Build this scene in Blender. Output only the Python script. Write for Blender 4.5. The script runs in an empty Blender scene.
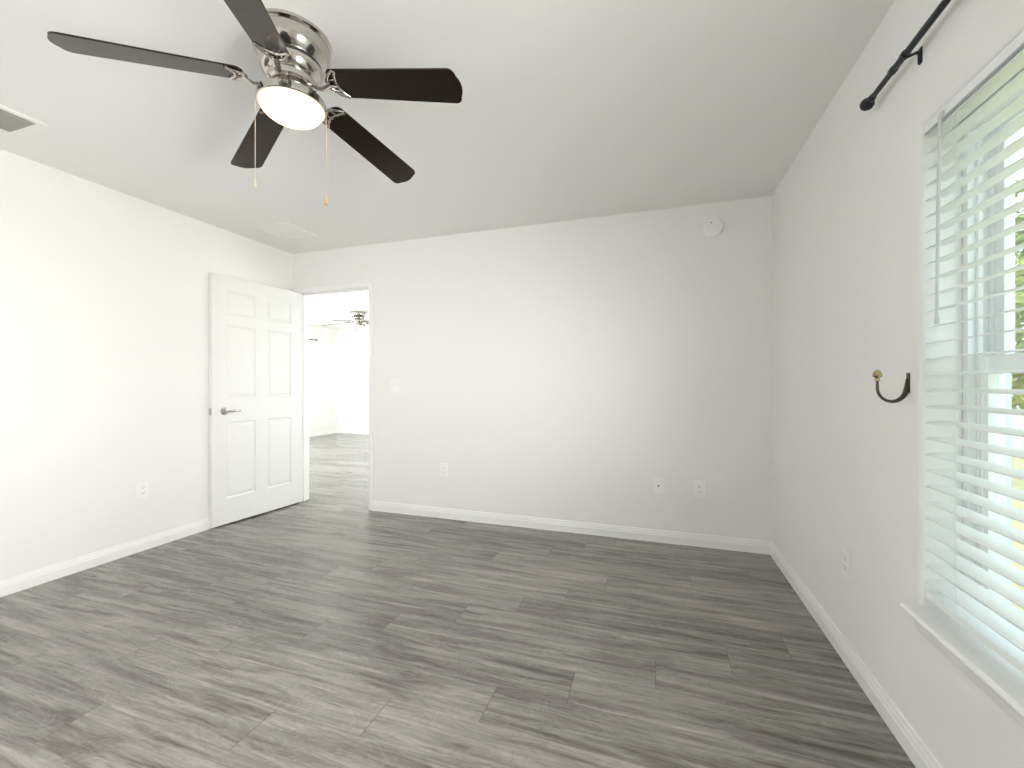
import bpy, bmesh, math, random
from mathutils import Vector, Matrix, noise

C = bpy.context.scene.collection
SC = bpy.context.scene
PI = math.pi
rng = random.Random(7)

# ------------------------------------------------------------------ camera
H = 2.44                       # ceiling height
XL, XR, YB, YR = -3.377, 0.767, 3.305, -0.85      # bedroom: left, right, back and rear wall planes
FXL, FXR, FYN, FYF = -7.11, -0.60, 3.42, 8.26     # living room beyond the doorway
CAMH, YAW, FPX = 1.1574, 0.3205, 425.46

cam_d = bpy.data.cameras.new('camera')
cam = bpy.data.objects.new('camera', cam_d)
C.objects.link(cam)
cam.location = (0, 0, CAMH)
cam.rotation_euler = (PI / 2 + 0.0003, 0, YAW)
cam_d.sensor_fit = 'HORIZONTAL'
cam_d.sensor_width = 36.0
cam_d.lens = 36.0 * FPX / 1024.0
cam_d.clip_start = 0.02
SC.camera = cam

# ------------------------------------------------------------------ world, lights, exposure
w = bpy.data.worlds.new('sky')
SC.world = w
w.use_nodes = True
bg = w.node_tree.nodes['Background']
bg.inputs['Color'].default_value = (0.80, 0.91, 1.0, 1)
bg.inputs['Strength'].default_value = 3.0

SC.view_settings.view_transform = 'Standard'
SC.view_settings.look = 'None'
SC.view_settings.exposure = 0.15
SC.view_settings.gamma = 1.0
SC.view_settings.use_curve_mapping = False
SC.cycles.use_denoising = True
SC.cycles.max_bounces = 14
SC.cycles.diffuse_bounces = 8
SC.cycles.glossy_bounces = 6
SC.cycles.transmission_bounces = 8
SC.cycles.transparent_max_bounces = 16
SC.cycles.sample_clamp_indirect = 8.0


def area(name, loc, rot, sx, sy, watts, color, portal=False):
    d = bpy.data.lights.new(name, 'AREA')
    d.shape = 'RECTANGLE'
    d.size, d.size_y = sx, sy
    d.energy = watts
    d.color = color
    if portal:
        d.cycles.is_portal = True
    o = bpy.data.objects.new(name, d)
    C.objects.link(o)
    o.location = loc
    o.rotation_euler = rot
    return o


# daylight by windows out of view, mostly added for light (area lights stand in the window openings, facing the rooms)
area('added_twin_window_light', (XR + 0.098, 0.531, 1.23), (0, PI / 2, 0), 1.40, 0.60, 122, (1.0, 0.970, 0.955))  # main bedroom light, set in the added twin window
area('added_living_window_light', (-5.45, FYN - 0.05, 1.22), (PI / 2, 0, 0), 2.1, 1.6, 92, (1.0, 0.99, 0.97))  # lights the living room from an added, unseen window
area('daylight_living_side_window', (FXL - 0.09, 5.75, 1.25), (0, -PI / 2, 0), 1.4, 1.4, 115, (1.0, 0.99, 0.97))
area('added_east_window_light', (FXR + 0.09, 5.9, 1.25), (0, PI / 2, 0), 1.4, 1.3, 80, (1.0, 0.99, 0.97))  # light from the right, in an added window out of view
area('added_rear_window_light', (-1.95, YR - 0.025, 1.30), (PI / 2, 0, 0), 1.1, 1.3, 9.5, (1.0, 0.985, 0.955))  # weak fill from an added window at the viewer's back
area('sky_portal', (XR + 0.215, 1.281, 1.23), (0, PI / 2, 0), 1.5, 0.66, 1, (1, 1, 1), portal=True)

sun_d = bpy.data.lights.new('sun', 'SUN')
sun_d.energy = 1.4
sun_d.angle = 0.01
sun_d.color = (1.0, 0.95, 0.86)
sun = bpy.data.objects.new('sun', sun_d)
C.objects.link(sun)
sun.rotation_euler = Vector((0.25, 0.75, -0.62)).to_track_quat('-Z', 'Y').to_euler()


# ------------------------------------------------------------------ material helpers
def mat(name, color, rough=0.5, metal=0.0, spec=0.5, bump=None, coat=0.0, emit=None, mottle=None):
    m = bpy.data.materials.new(name)
    m.use_nodes = True
    nt = m.node_tree
    b = nt.nodes['Principled BSDF']
    b.inputs['Base Color'].default_value = (*color, 1)
    b.inputs['Roughness'].default_value = rough
    b.inputs['Metallic'].default_value = metal
    b.inputs['Specular IOR Level'].default_value = spec
    b.inputs['Coat Weight'].default_value = coat
    if emit:
        b.inputs['Emission Color'].default_value = (*emit[0], 1)
        b.inputs['Emission Strength'].default_value = emit[1]
    if bump or mottle:
        tc = nt.nodes.new('ShaderNodeTexCoord')
    if bump:
        n = nt.nodes.new('ShaderNodeTexNoise')
        n.inputs['Scale'].default_value = bump[0]
        n.inputs['Detail'].default_value = 4
        bp = nt.nodes.new('ShaderNodeBump')
        bp.inputs['Strength'].default_value = bump[1]
        bp.inputs['Distance'].default_value = bump[2]
        nt.links.new(tc.outputs['Object'], n.inputs['Vector'])
        nt.links.new(n.outputs['Fac'], bp.inputs['Height'])
        nt.links.new(bp.outputs['Normal'], b.inputs['Normal'])
    if mottle:
        n = nt.nodes.new('ShaderNodeTexNoise')
        n.inputs['Scale'].default_value = mottle[0]
        n.inputs['Detail'].default_value = 6
        r = nt.nodes.new('ShaderNodeValToRGB')
        r.color_ramp.elements[0].position = 0.3
        r.color_ramp.elements[1].position = 0.7
        r.color_ramp.elements[0].color = (*color, 1)
        r.color_ramp.elements[1].color = (*mottle[1], 1)
        nt.links.new(tc.outputs['Object'], n.inputs['Vector'])
        nt.links.new(n.outputs['Fac'], r.inputs['Fac'])
        nt.links.new(r.outputs['Color'], b.inputs['Base Color'])
    return m


def glass_mat(name):
    m = bpy.data.materials.new(name)
    m.use_nodes = True
    nt = m.node_tree
    nt.nodes.clear()
    out = nt.nodes.new('ShaderNodeOutputMaterial')
    mix = nt.nodes.new('ShaderNodeMixShader')
    tr = nt.nodes.new('ShaderNodeBsdfTransparent')
    tr.inputs['Color'].default_value = (0.93, 0.97, 0.96, 1)
    gl = nt.nodes.new('ShaderNodeBsdfGlossy')
    gl.inputs['Roughness'].default_value = 0.02
    fr = nt.nodes.new('ShaderNodeLayerWeight')
    fr.inputs['Blend'].default_value = 0.12
    nt.links.new(fr.outputs['Facing'], mix.inputs[0])
    nt.links.new(tr.outputs[0], mix.inputs[1])
    nt.links.new(gl.outputs[0], mix.inputs[2])
    nt.links.new(mix.outputs[0], out.inputs[0])
    return m


def frosted(name):
    m = bpy.data.materials.new(name)
    m.use_nodes = True
    nt = m.node_tree
    nt.nodes.clear()
    out = nt.nodes.new('ShaderNodeOutputMaterial')
    a1 = nt.nodes.new('ShaderNodeMixShader')
    a1.inputs[0].default_value = 0.80
    df = nt.nodes.new('ShaderNodeBsdfDiffuse')
    df.inputs['Color'].default_value = (0.9, 0.88, 0.84, 1)
    tl = nt.nodes.new('ShaderNodeBsdfTranslucent')
    tl.inputs['Color'].default_value = (0.95, 0.92, 0.87, 1)
    a2 = nt.nodes.new('ShaderNodeMixShader')
    a2.inputs[0].default_value = 0.05
    gl = nt.nodes.new('ShaderNodeBsdfGlossy')
    gl.inputs['Roughness'].default_value = 0.2
    nt.links.new(df.outputs[0], a1.inputs[1])
    nt.links.new(tl.outputs[0], a1.inputs[2])
    nt.links.new(a1.outputs[0], a2.inputs[1])
    nt.links.new(gl.outputs[0], a2.inputs[2])
    nt.links.new(a2.outputs[0], out.inputs[0])
    return m


M = {}
M['wall'] = mat('wall_paint', (0.83, 0.821, 0.802), 0.6, spec=0.3, bump=(170, 0.12, 0.002))
M['ceiling'] = mat('ceiling_paint', (0.84, 0.831, 0.812), 0.75, spec=0.2, bump=(120, 0.18, 0.002))
M['trim'] = mat('trim_paint', (0.86, 0.85, 0.84), 0.35, bump=(60, 0.03, 0.001))
M['door'] = mat('door_paint', (0.78, 0.775, 0.76), 0.38, bump=(90, 0.03, 0.001))
M['plastic'] = mat('white_plastic', (0.87, 0.86, 0.85), 0.3, bump=(300, 0.02, 0.0005))
M['slot'] = mat('dark_slot', (0.03, 0.03, 0.03), 0.6, bump=(300, 0.02, 0.0005))
M['nickel'] = mat('brushed_nickel', (0.56, 0.53, 0.485), 0.14, 1.0, bump=(40, 0.02, 0.0005))
M['steel'] = mat('satin_steel', (0.55, 0.54, 0.52), 0.25, 1.0, bump=(80, 0.02, 0.0005))
M['blade'] = mat('espresso_wood', (0.008, 0.0045, 0.003), 0.18, spec=0.5, bump=(70, 0.05, 0.0005))
M['blade'].node_tree.nodes['Principled BSDF'].inputs['Specular Tint'].default_value = (1.0, 0.87, 0.75, 1)
M['bowl'] = frosted('frosted_glass')
M['chain'] = mat('chain_brass', (0.78, 0.68, 0.52), 0.3, 0.8, bump=(400, 0.05, 0.0005))
M['amber'] = mat('amber_bead', (0.55, 0.30, 0.12), 0.2, 0.2, bump=(200, 0.03, 0.0005))
M['black'] = mat('black_iron', (0.016, 0.018, 0.026), 0.42, 0.2, bump=(150, 0.05, 0.0005))
M['bronze'] = mat('dark_bronze', (0.075, 0.065, 0.05), 0.33, 0.9, bump=(120, 0.05, 0.0005))
M['brass'] = mat('antique_brass', (0.48, 0.40, 0.22), 0.27, 1.0, bump=(80, 0.04, 0.0005))
M['vinyl'] = mat('window_vinyl', (0.82, 0.85, 0.85), 0.35, bump=(60, 0.02, 0.0005))
M['slat'] = mat('blind_slat', (0.84, 0.86, 0.85), 0.38, bump=(40, 0.03, 0.0005))
M['cord'] = mat('blind_cord', (0.82, 0.82, 0.80), 0.8, bump=(500, 0.2, 0.0005))
M['wand'] = mat('blind_wand', (0.62, 0.63, 0.65), 0.25, bump=(60, 0.02, 0.0005))
M['glass'] = glass_mat('window_glass')
M['stucco'] = mat('stucco', (0.62, 0.70, 0.78), 0.9, bump=(60, 0.6, 0.006), mottle=(45, (0.74, 0.80, 0.85)))  # blue of the sky light is mixed into the stucco colour
M['grille'] = mat('grille_grey', (0.36, 0.355, 0.33), 0.55, bump=(60, 0.03, 0.0005))
M['duct'] = mat('duct_dark', (0.10, 0.10, 0.095), 0.8, bump=(60, 0.03, 0.0005))
M['lawn'] = mat('lawn_grass', (0.46, 0.41, 0.20), 0.9, bump=(30, 0.7, 0.03), mottle=(3.0, (0.60, 0.52, 0.28)))
M['house'] = mat('house_siding', (0.80, 0.80, 0.78), 0.7, bump=(20, 0.1, 0.003))
M['roof'] = mat('house_shingle', (0.28, 0.26, 0.25), 0.9, bump=(30, 0.4, 0.01), mottle=(8, (0.36, 0.33, 0.31)))
M['leaf'] = mat('leaf_green', (0.22, 0.30, 0.06), 0.6, bump=(10, 0.2, 0.01), mottle=(2.5, (0.42, 0.42, 0.12)))
M['bark'] = mat('bark', (0.20, 0.15, 0.10), 0.9, bump=(18, 0.6, 0.01), mottle=(9, (0.28, 0.22, 0.15)))
M['darkglass'] = mat('dark_window', (0.05, 0.06, 0.07), 0.1, bump=(3, 0.02, 0.001))


def floor_mat():
    m = bpy.data.materials.new('grey_oak_planks')
    m.use_nodes = True
    nt = m.node_tree
    N, L = nt.nodes, nt.links
    b = N['Principled BSDF']

    def math_(op, a, c=None):
        n = N.new('ShaderNodeMath')
        n.operation = op
        for i, v in enumerate((a, c)):
            if v is None:
                continue
            if isinstance(v, (int, float)):
                n.inputs[i].default_value = v
            else:
                L.new(v, n.inputs[i])
        return n.outputs[0]

    uv = N.new('ShaderNodeUVMap')
    uv.uv_map = 'plank'
    at = N.new('ShaderNodeAttribute')
    at.attribute_name = 'rnd'
    sep = N.new('ShaderNodeSeparateXYZ')
    L.new(uv.outputs['UV'], sep.inputs[0])
    u, v = sep.outputs[0], sep.outputs[1]
    rnd = at.outputs['Fac']

    # slow sideways drift of the grain
    c0 = N.new('ShaderNodeCombineXYZ')
    L.new(math_('MULTIPLY', u, 3.2), c0.inputs[0])
    L.new(math_('MULTIPLY', v, 9.0), c0.inputs[1])
    L.new(math_('MULTIPLY', rnd, 61.0), c0.inputs[2])
    nw = N.new('ShaderNodeTexNoise')
    nw.inputs['Scale'].default_value = 1.0
    nw.inputs['Detail'].default_value = 2.0
    L.new(c0.outputs[0], nw.inputs['Vector'])
    vw = math_('ADD', v, math_('MULTIPLY', nw.outputs['Fac'], 0.022))

    def coords(su, sv, off):
        cmb = N.new('ShaderNodeCombineXYZ')
        L.new(math_('MULTIPLY', u, su), cmb.inputs[0])
        L.new(math_('MULTIPLY', vw, sv), cmb.inputs[1])
        L.new(math_('ADD', math_('MULTIPLY', rnd, 97.0), off), cmb.inputs[2])
        return cmb.outputs[0]

    def noise_(vec, detail, rough=0.55, dist=0.0):
        n = N.new('ShaderNodeTexNoise')
        n.inputs['Scale'].default_value = 1.0
        n.inputs['Detail'].default_value = detail
        n.inputs['Roughness'].default_value = rough
        n.inputs['Distortion'].default_value = dist
        L.new(vec, n.inputs['Vector'])
        return n.outputs['Fac']

    n1 = noise_(coords(2.0, 24, 0), 5, 0.60, 0.6)       # broad soft streaks
    n2 = noise_(coords(4.5, 105, 11), 5, 0.65, 0.4)    # fine grain
    n3 = noise_(coords(4.5, 11, 23), 3, 0.5, 1.2)      # cathedral patches
    n4 = noise_(coords(6.0, 70, 41), 2, 0.5, 0.8)      # dark slashes
    rings = math_('SINE', math_('MULTIPLY', n3, 46.0))
    base = math_('ADD', math_('MULTIPLY', n1, 0.72), math_('MULTIPLY', n2, 0.26))
    base = math_('ADD', base, math_('MULTIPLY', rings, 0.022))
    base = math_('ADD', base, math_('MULTIPLY', rnd, 0.10))
    ramp = N.new('ShaderNodeValToRGB')
    e = ramp.color_ramp.elements
    e[0].position, e[0].color = 0.34, (0.066, 0.059, 0.052, 1)
    e[1].position, e[1].color = 0.74, (0.370, 0.347, 0.322, 1)
    for p, c in ((0.44, (0.130, 0.119, 0.108, 1)), (0.53, (0.200, 0.186, 0.170, 1)), (0.62, (0.270, 0.252, 0.232, 1))):
        k = e.new(p)
        k.color = c
    L.new(base, ramp.inputs['Fac'])
    slash = N.new('ShaderNodeMapRange')
    slash.inputs['From Min'].default_value = 0.64
    slash.inputs['From Max'].default_value = 0.76
    slash.inputs['To Min'].default_value = 1.0
    slash.inputs['To Max'].default_value = 0.52
    L.new(n4, slash.inputs['Value'])
    mul = N.new('ShaderNodeMix')
    mul.data_type = 'RGBA'
    mul.blend_type = 'MULTIPLY'
    mul.inputs[0].default_value = 1.0
    L.new(ramp.outputs['Color'], mul.inputs[6])
    cmb = N.new('ShaderNodeCombineXYZ')
    for i in range(3):
        L.new(slash.outputs[0], cmb.inputs[i])
    L.new(cmb.outputs[0], mul.inputs[7])
    # joints between planks: thin dark micro-bevels
    du = math_('MINIMUM', u, math_('SUBTRACT', PL, u))
    dv = math_('MINIMUM', v, math_('SUBTRACT', PW, v))
    ju = math_('LESS_THAN', du, 0.0016)
    jv = math_('LESS_THAN', dv, 0.0007)
    joint = math_('MAXIMUM', math_('MULTIPLY', ju, 0.62), math_('MULTIPLY', jv, 0.30))
    mj = N.new('ShaderNodeMix')
    mj.data_type = 'RGBA'
    L.new(joint, mj.inputs[0])
    L.new(mul.outputs[2], mj.inputs[6])
    mj.inputs[7].default_value = (0.05, 0.047, 0.043, 1)
    L.new(mj.outputs[2], b.inputs['Base Color'])
    rr = N.new('ShaderNodeMapRange')
    rr.inputs['To Min'].default_value = 0.17
    rr.inputs['To Max'].default_value = 0.32
    L.new(n2, rr.inputs['Value'])
    L.new(rr.outputs[0], b.inputs['Roughness'])
    b.inputs['Specular IOR Level'].default_value = 0.6
    # embossed grain
    hgt = math_('ADD', math_('MULTIPLY', n2, 0.7), math_('MULTIPLY', rings, 0.10))
    hgt = math_('SUBTRACT', hgt, math_('MULTIPLY', joint, 1.0))
    bp = N.new('ShaderNodeBump')
    bp.inputs['Strength'].default_value = 0.22
    bp.inputs['Distance'].default_value = 0.0015
    L.new(hgt, bp.inputs['Height'])
    L.new(bp.outputs['Normal'], b.inputs['Normal'])
    return m


PL, PW = 1.22, 0.178
M['floor'] = floor_mat()


# ------------------------------------------------------------------ mesh helpers
class MB:
    """collects shapes in world (or local) coordinates, build() links them as one mesh object"""

    def __init__(self):
        self.v, self.f, self.mi = [], [], []

    def add(self, vs, fs, mi=0):
        n = len(self.v)
        self.v += [tuple(p) for p in vs]
        self.f += [tuple(i + n for i in f) for f in fs]
        self.mi += [mi] * len(fs)
        return self

    def box(self, lo, hi, mi=0, bev=0.0):
        bm = bmesh.new()
        bmesh.ops.create_cube(bm, size=1.0)
        for q in bm.verts:
            q.co = Vector(((lo[i] + hi[i]) / 2 + q.co[i] * (hi[i] - lo[i]) for i in range(3)))
        if bev > 0:
            bmesh.ops.bevel(bm, geom=list(bm.edges), offset=bev, segments=2, profile=0.6, affect='EDGES')
        return self.bm(bm, mi)

    def bm(self, bm, mi=0):
        bm.verts.index_update()
        self.add([q.co.copy() for q in bm.verts], [[q.index for q in f.verts] for f in bm.faces], mi)
        bm.free()
        return self

    def lathe(self, prof, origin=(0, 0, 0), seg=48, axis='Z', mi=0, cap=True):
        """prof: list of (r, h)"""
        o = Vector(origin)
        n = len(prof)
        vs, fs = [], []
        for (r, h) in prof:
            for k in range(seg):
                a = 2 * PI * k / seg
                c, s = r * math.cos(a), r * math.sin(a)
                p = {'Z': (c, s, h), 'X': (h, c, s), 'Y': (s, h, c)}[axis]
                vs.append(o + Vector(p))
        for i in range(n - 1):
            for k in range(seg):
                k2 = (k + 1) % seg
                fs.append((i * seg + k, i * seg + k2, (i + 1) * seg + k2, (i + 1) * seg + k))
        if cap:
            fs.append(tuple(range(seg))[::-1])
            fs.append(tuple((n - 1) * seg + k for k in range(seg)))
        return self.add(vs, fs, mi)

    def tube(self, pts, rad, seg=12, mi=0, flat=None):
        """swept tube; rad a number or a list; flat=(a,b) scales the section (a along binormal, b along normal)"""
        pts = [Vector(p) for p in pts]
        n = len(pts)
        rads = rad if isinstance(rad, (list, tuple)) else [rad] * n
        t0 = (pts[1] - pts[0]).normalized()
        up = Vector((0, 0, 1)) if abs(t0.z) < 0.9 else Vector((1, 0, 0))
        nrm = t0.cross(up).normalized()
        vs, fs = [], []
        for i, p in enumerate(pts):
            if i == 0:
                t = t0
            elif i == n - 1:
                t = (pts[i] - pts[i - 1]).normalized()
            else:
                t = ((pts[i + 1] - pts[i]).normalized() + (pts[i] - pts[i - 1]).normalized()).normalized()
            nrm = (nrm - t * nrm.dot(t)).normalized()
            bn = t.cross(nrm)
            fa, fb = flat or (1, 1)
            for k in range(seg):
                a = 2 * PI * k / seg
                vs.append(p + rads[i] * (nrm * math.cos(a) * fa + bn * math.sin(a) * fb))
        for i in range(n - 1):
            for k in range(seg):
                k2 = (k + 1) % seg
                fs.append((i * seg + k, i * seg + k2, (i + 1) * seg + k2, (i + 1) * seg + k))
        fs.append(tuple(range(seg))[::-1])
        fs.append(tuple((n - 1) * seg + k for k in range(seg)))
        return self.add(vs, fs, mi)

    def sphere(self, c, r, sc=(1, 1, 1), u=20, v=12, mi=0):
        bm = bmesh.new()
        bmesh.ops.create_uvsphere(bm, u_segments=u, v_segments=v, radius=r)
        for q in bm.verts:
            q.co = Vector((c[i] + q.co[i] * sc[i] for i in range(3)))
        return self.bm(bm, mi)

    def prism(self, outline, fn, t0, t1, mi=0):
        """outline in 2-D; fn(a, b, t) -> 3-D point"""
        n = len(outline)
        vs = [fn(a, b, t0) for a, b in outline] + [fn(a, b, t1) for a, b in outline]
        fs = [tuple(range(n))[::-1], tuple(range(n, 2 * n))]
        fs += [(i, (i + 1) % n, n + (i + 1) % n, n + i) for i in range(n)]
        return self.add(vs, fs, mi)

    def build(self, name, material, parent=None, smooth=0, bevel=0.0, weld=True):
        me = bpy.data.meshes.new(name)
        me.from_pydata(self.v, [], self.f)
        mats = material if isinstance(material, (list, tuple)) else [material]
        for m in mats:
            me.materials.append(m)
        me.polygons.foreach_set('material_index', self.mi)
        bm = bmesh.new()
        bm.from_mesh(me)
        if weld:
            bmesh.ops.remove_doubles(bm, verts=bm.verts, dist=1e-5)
        bmesh.ops.recalc_face_normals(bm, faces=bm.faces)
        bm.to_mesh(me)
        bm.free()
        if smooth:
            me.polygons.foreach_set('use_smooth', [True] * len(me.polygons))
            me.set_sharp_from_angle(angle=math.radians(smooth))
        me.update()
        o = bpy.data.objects.new(name, me)
        C.objects.link(o)
        if parent is not None:
            o.parent = parent
        if bevel:
            b = o.modifiers.new('bevel', 'BEVEL')
            b.width = bevel
            b.segments = 2
            b.limit_method = 'ANGLE'
        return o


def empty(name, loc=(0, 0, 0), rz=0.0, label=None, cat=None, group=None, kind=None):
    o = bpy.data.objects.new(name, None)
    o.empty_display_size = 0.1
    C.objects.link(o)
    o.location = loc
    o.rotation_euler = (0, 0, rz)
    return tag(o, label, cat, group, kind)


def tag(o, label=None, cat=None, group=None, kind=None):
    if label:
        o['label'] = label
    if cat:
        o['category'] = cat
    if group:
        o['group'] = group
    if kind:
        o['kind'] = kind
    return o


def struct(o, label=None, cat=None):
    return tag(o, label, cat, None, 'structure')


def kids(o):
    return [c for c in bpy.data.objects if c.parent == o]


def copy_tree(o, parent=None):
    c = o.copy()
    C.objects.link(c)
    c.parent = parent
    for ch in kids(o):
        copy_tree(ch, c)
    return c


# ------------------------------------------------------------------ floor
def build_floor():
    rows0, rows1 = -16, 40
    off = 1.705
    # butt joints seen in the photograph, by row (x of one joint); the other rows get a random stagger
    seams = {-4: -1.272, -3: -0.916, -2: -0.567, -1: -0.298, 0: 0.009, 1: -0.919, 2: -0.665, 3: -0.452, 4: -0.258, 5: 0.209}
    v, f, uvs, rn = [], [], [], []
    X0, X1, Y0, Y1 = FXL - 0.1, XR + 0.19, YR - 0.1, FYF + 0.1
    for r in range(rows0, rows1):
        y0, y1 = off + r * PW, off + (r + 1) * PW
        if y1 < YR - 0.2 or y0 > FYF + 0.2:
            continue
        s = seams.get(r, rng.uniform(0, PL))
        k = math.floor((X0 - s) / PL)
        while s + k * PL < X1:
            a, b = s + k * PL, s + (k + 1) * PL
            n = len(v)
            a2, b2, c2, d2 = max(a, X0), min(b, X1), max(y0, Y0), min(y1, Y1)
            if b2 - a2 < 1e-4 or d2 - c2 < 1e-4:
                k += 1
                continue
            v += [(a2, c2, 0), (b2, c2, 0), (b2, d2, 0), (a2, d2, 0)]
            f.append((n, n + 1, n + 2, n + 3))
            uvs += [(a2 - a, c2 - y0), (b2 - a, c2 - y0), (b2 - a, d2 - y0), (a2 - a, d2 - y0)]
            rn.append(rng.random())
            k += 1
    # underside slab so that the floor has thickness
    x0 = min(p[0] for p in v)
    x1 = max(p[0] for p in v)
    y0 = min(p[1] for p in v)
    y1 = max(p[1] for p in v)
    n = len(v)
    v += [(x0, y0, -0.02), (x1, y0, -0.02), (x1, y1, -0.02), (x0, y1, -0.02)]
    f.append((n + 3, n + 2, n + 1, n))
    uvs += [(0.5, 0.09)] * 4
    rn.append(0.5)
    me = bpy.data.meshes.new('floor')
    me.from_pydata(v, [], f)
    uvl = me.uv_layers.new(name='plank')
    for i, q in enumerate(uvs):
        uvl.data[i].uv = q
    at = me.attributes.new('rnd', 'FLOAT', 'FACE')
    for i, q in enumerate(rn):
        at.data[i].value = q
    me.materials.append(M['floor'])
    o = bpy.data.objects.new('floor', me)
    C.objects.link(o)
    struct(o, 'grey wood-look plank floor running through the bedroom and doorway', 'floor')


build_floor()

# ------------------------------------------------------------------ walls and ceiling
struct(MB().box((FXL - 0.3, YR - 0.3, H), (XR + 0.215, FYF + 0.3, H + 0.14)).build('ceiling', M['ceiling'], smooth=0),
       'flat white ceiling', 'ceiling')


def wall_panel(mb, axis, plane, outer, a0, a1, holes, z0=0.0, z1=H):
    """a wall slab from plane (room face) to outer, with rectangular holes (a0,a1,z0,z1); axis 'X': plane is x=const, a runs along y"""
    As = sorted({a0, a1, *[h[0] for h in holes], *[h[1] for h in holes]})
    Zs = sorted({z0, z1, *[h[2] for h in holes], *[h[3] for h in holes]})

    def P(d, a, z):
        return (d, a, z) if axis == 'X' else (a, d, z)
    for i in range(len(As) - 1):
        for j in range(len(Zs) - 1):
            ca, cz = (As[i] + As[i + 1]) / 2, (Zs[j] + Zs[j + 1]) / 2
            if any(h[0] < ca < h[1] and h[2] < cz < h[3] for h in holes):
                continue
            for d in {plane, outer}:
                mb.add([P(d, As[i], Zs[j]), P(d, As[i + 1], Zs[j]), P(d, As[i + 1], Zs[j + 1]), P(d, As[i], Zs[j + 1])], [(0, 1, 2, 3)])
    return mb


def reveal(mb, axis, a0, a1, z0, z1, plane, sgn, r, depth, n=12):
    """bullnosed return of an opening whose clear size is a0..a1, z0..z1: the wall face stops r short and curls in"""
    prof = []
    for k in range(n + 1):
        t = PI / 2 * k / n
        prof.append((r * (1 - math.sin(t)), r * (1 - math.cos(t))))   # (outwards from the clear opening, into the wall)
    prof.append((0.0, depth))
    ring = []
    for (o, d) in prof:
        x = plane + sgn * d
        c = [(a0 - o, z0 - o), (a1 + o, z0 - o), (a1 + o, z1 + o), (a0 - o, z1 + o)]
        ring.append([((x, a, z) if axis == 'X' else (a, x, z)) for a, z in c])
    for i in range(len(ring) - 1):
        for k in range(4):
            k2 = (k + 1) % 4
            mb.add([ring[i][k], ring[i][k2], ring[i + 1][k2], ring[i + 1][k]], [(0, 1, 2, 3)])
    return mb


BN = 0.012
W1 = (0.95, 1.612, 0.484, 1.936)      # clear opening of the visible window: y0, y1, z0, z1
W2 = (0.20, 0.862, 0.484, 1.936)     # unseen twin beside the camera, added to carry the bedroom's daylight
XO = XR + 0.21                         # outer face of the block wall


def grow(q, r):
    return (q[0] - r, q[1] + r, q[2] - r, q[3] + r)


mb = MB()
holes = [grow(W1, BN), grow(W2, BN)]
wall_panel(mb, 'X', XR, XR, YR, YB, holes)
for q in (W1, W2):
    reveal(mb, 'X', *q, XR, 1, BN, 0.10)
struct(mb.build('wall_right', M['wall']), 'white bedroom wall with the window', 'wall')

mb = MB()                               # outside block and stucco
wall_panel(mb, 'X', XO, XO, YR - 0.3, YB + 0.115, [W1, W2], -0.4, H + 0.14)
for q in (W1, W2):
    for (a, b, c, d) in ((q[0], q[0], q[2], q[3]), (q[1], q[1], q[2], q[3])):
        mb.add([(XR + 0.185, a, c), (XO, a, c), (XO, a, d), (XR + 0.185, a, d)], [(0, 1, 2, 3)])
    for z in (q[2], q[3]):
        mb.add([(XR + 0.185, q[0], z), (XO, q[0], z), (XO, q[1], z), (XR + 0.185, q[1], z)], [(0, 1, 2, 3)])
struct(mb.build('wall_outside', M['stucco'], smooth=0), 'stucco on the outside of the window wall, with sky-light blue put in its colour', 'wall')

struct(MB().box((XL - 0.115, YR - 0.115, 0), (XL, YB, H)).build('wall_left', M['wall'], smooth=0), 'white bedroom wall behind the open door', 'wall')
W6 = (-2.55, -1.35, 0.60, 2.0)          # unseen window added behind the viewer to fill the room with light
mb = MB()
wall_panel(mb, 'Y', YR, YR - 0.115, XL - 0.115, XO, [W6])
reveal(mb, 'Y', *W6, YR, -1, 0.0005, 0.115, 2)
struct(mb.build('wall_rear', M['wall']), 'white wall behind the viewer', 'wall')

# back wall with the doorway; it is also the near wall of the living room
DX0, DX1, DZ = -3.292, -2.485, 2.05    # clear door opening
JT = 0.019
W4 = (-6.55, -4.35, 0.35, 2.08)         # unseen living room window, added left of the bedroom to light the far walls
mb = MB()
dh = (DX0 - JT, DX1 + JT, -0.01, DZ + JT)
wall_panel(mb, 'Y', YB, FYN, FXL - 0.115, XO, [(dh[0], dh[1], 0.0, dh[3]), W4], 0.0, H)
reveal(mb, 'Y', *W4, FYN, -1, 0.0005, 0.115, 2)
mb.add([(dh[0], YB, 0), (dh[0], FYN, 0), (dh[0], FYN, dh[3]), (dh[0], YB, dh[3])], [(0, 1, 2, 3)])
mb.add([(dh[1], YB, 0), (dh[1], FYN, 0), (dh[1], FYN, dh[3]), (dh[1], YB, dh[3])], [(0, 1, 2, 3)])
mb.add([(dh[0], YB, dh[3]), (dh[1], YB, dh[3]), (dh[1], FYN, dh[3]), (dh[0], FYN, dh[3])], [(0, 1, 2, 3)])
struct(mb.build('wall_back', M['wall'], smooth=0), 'white bedroom wall with the doorway', 'wall')

struct(MB().box((FXL - 0.115, FYF, 0), (FXR + 0.115, FYF + 0.115, H)).build('wall_far', M['wall'], smooth=0), 'white far wall of the living room', 'wall')
W5 = (5.2, 6.6, 0.5, 2.0)  # unseen living room window, added to light the doorway from the right
W3 = (5.0, 6.5, 0.5, 2.0)

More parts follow.
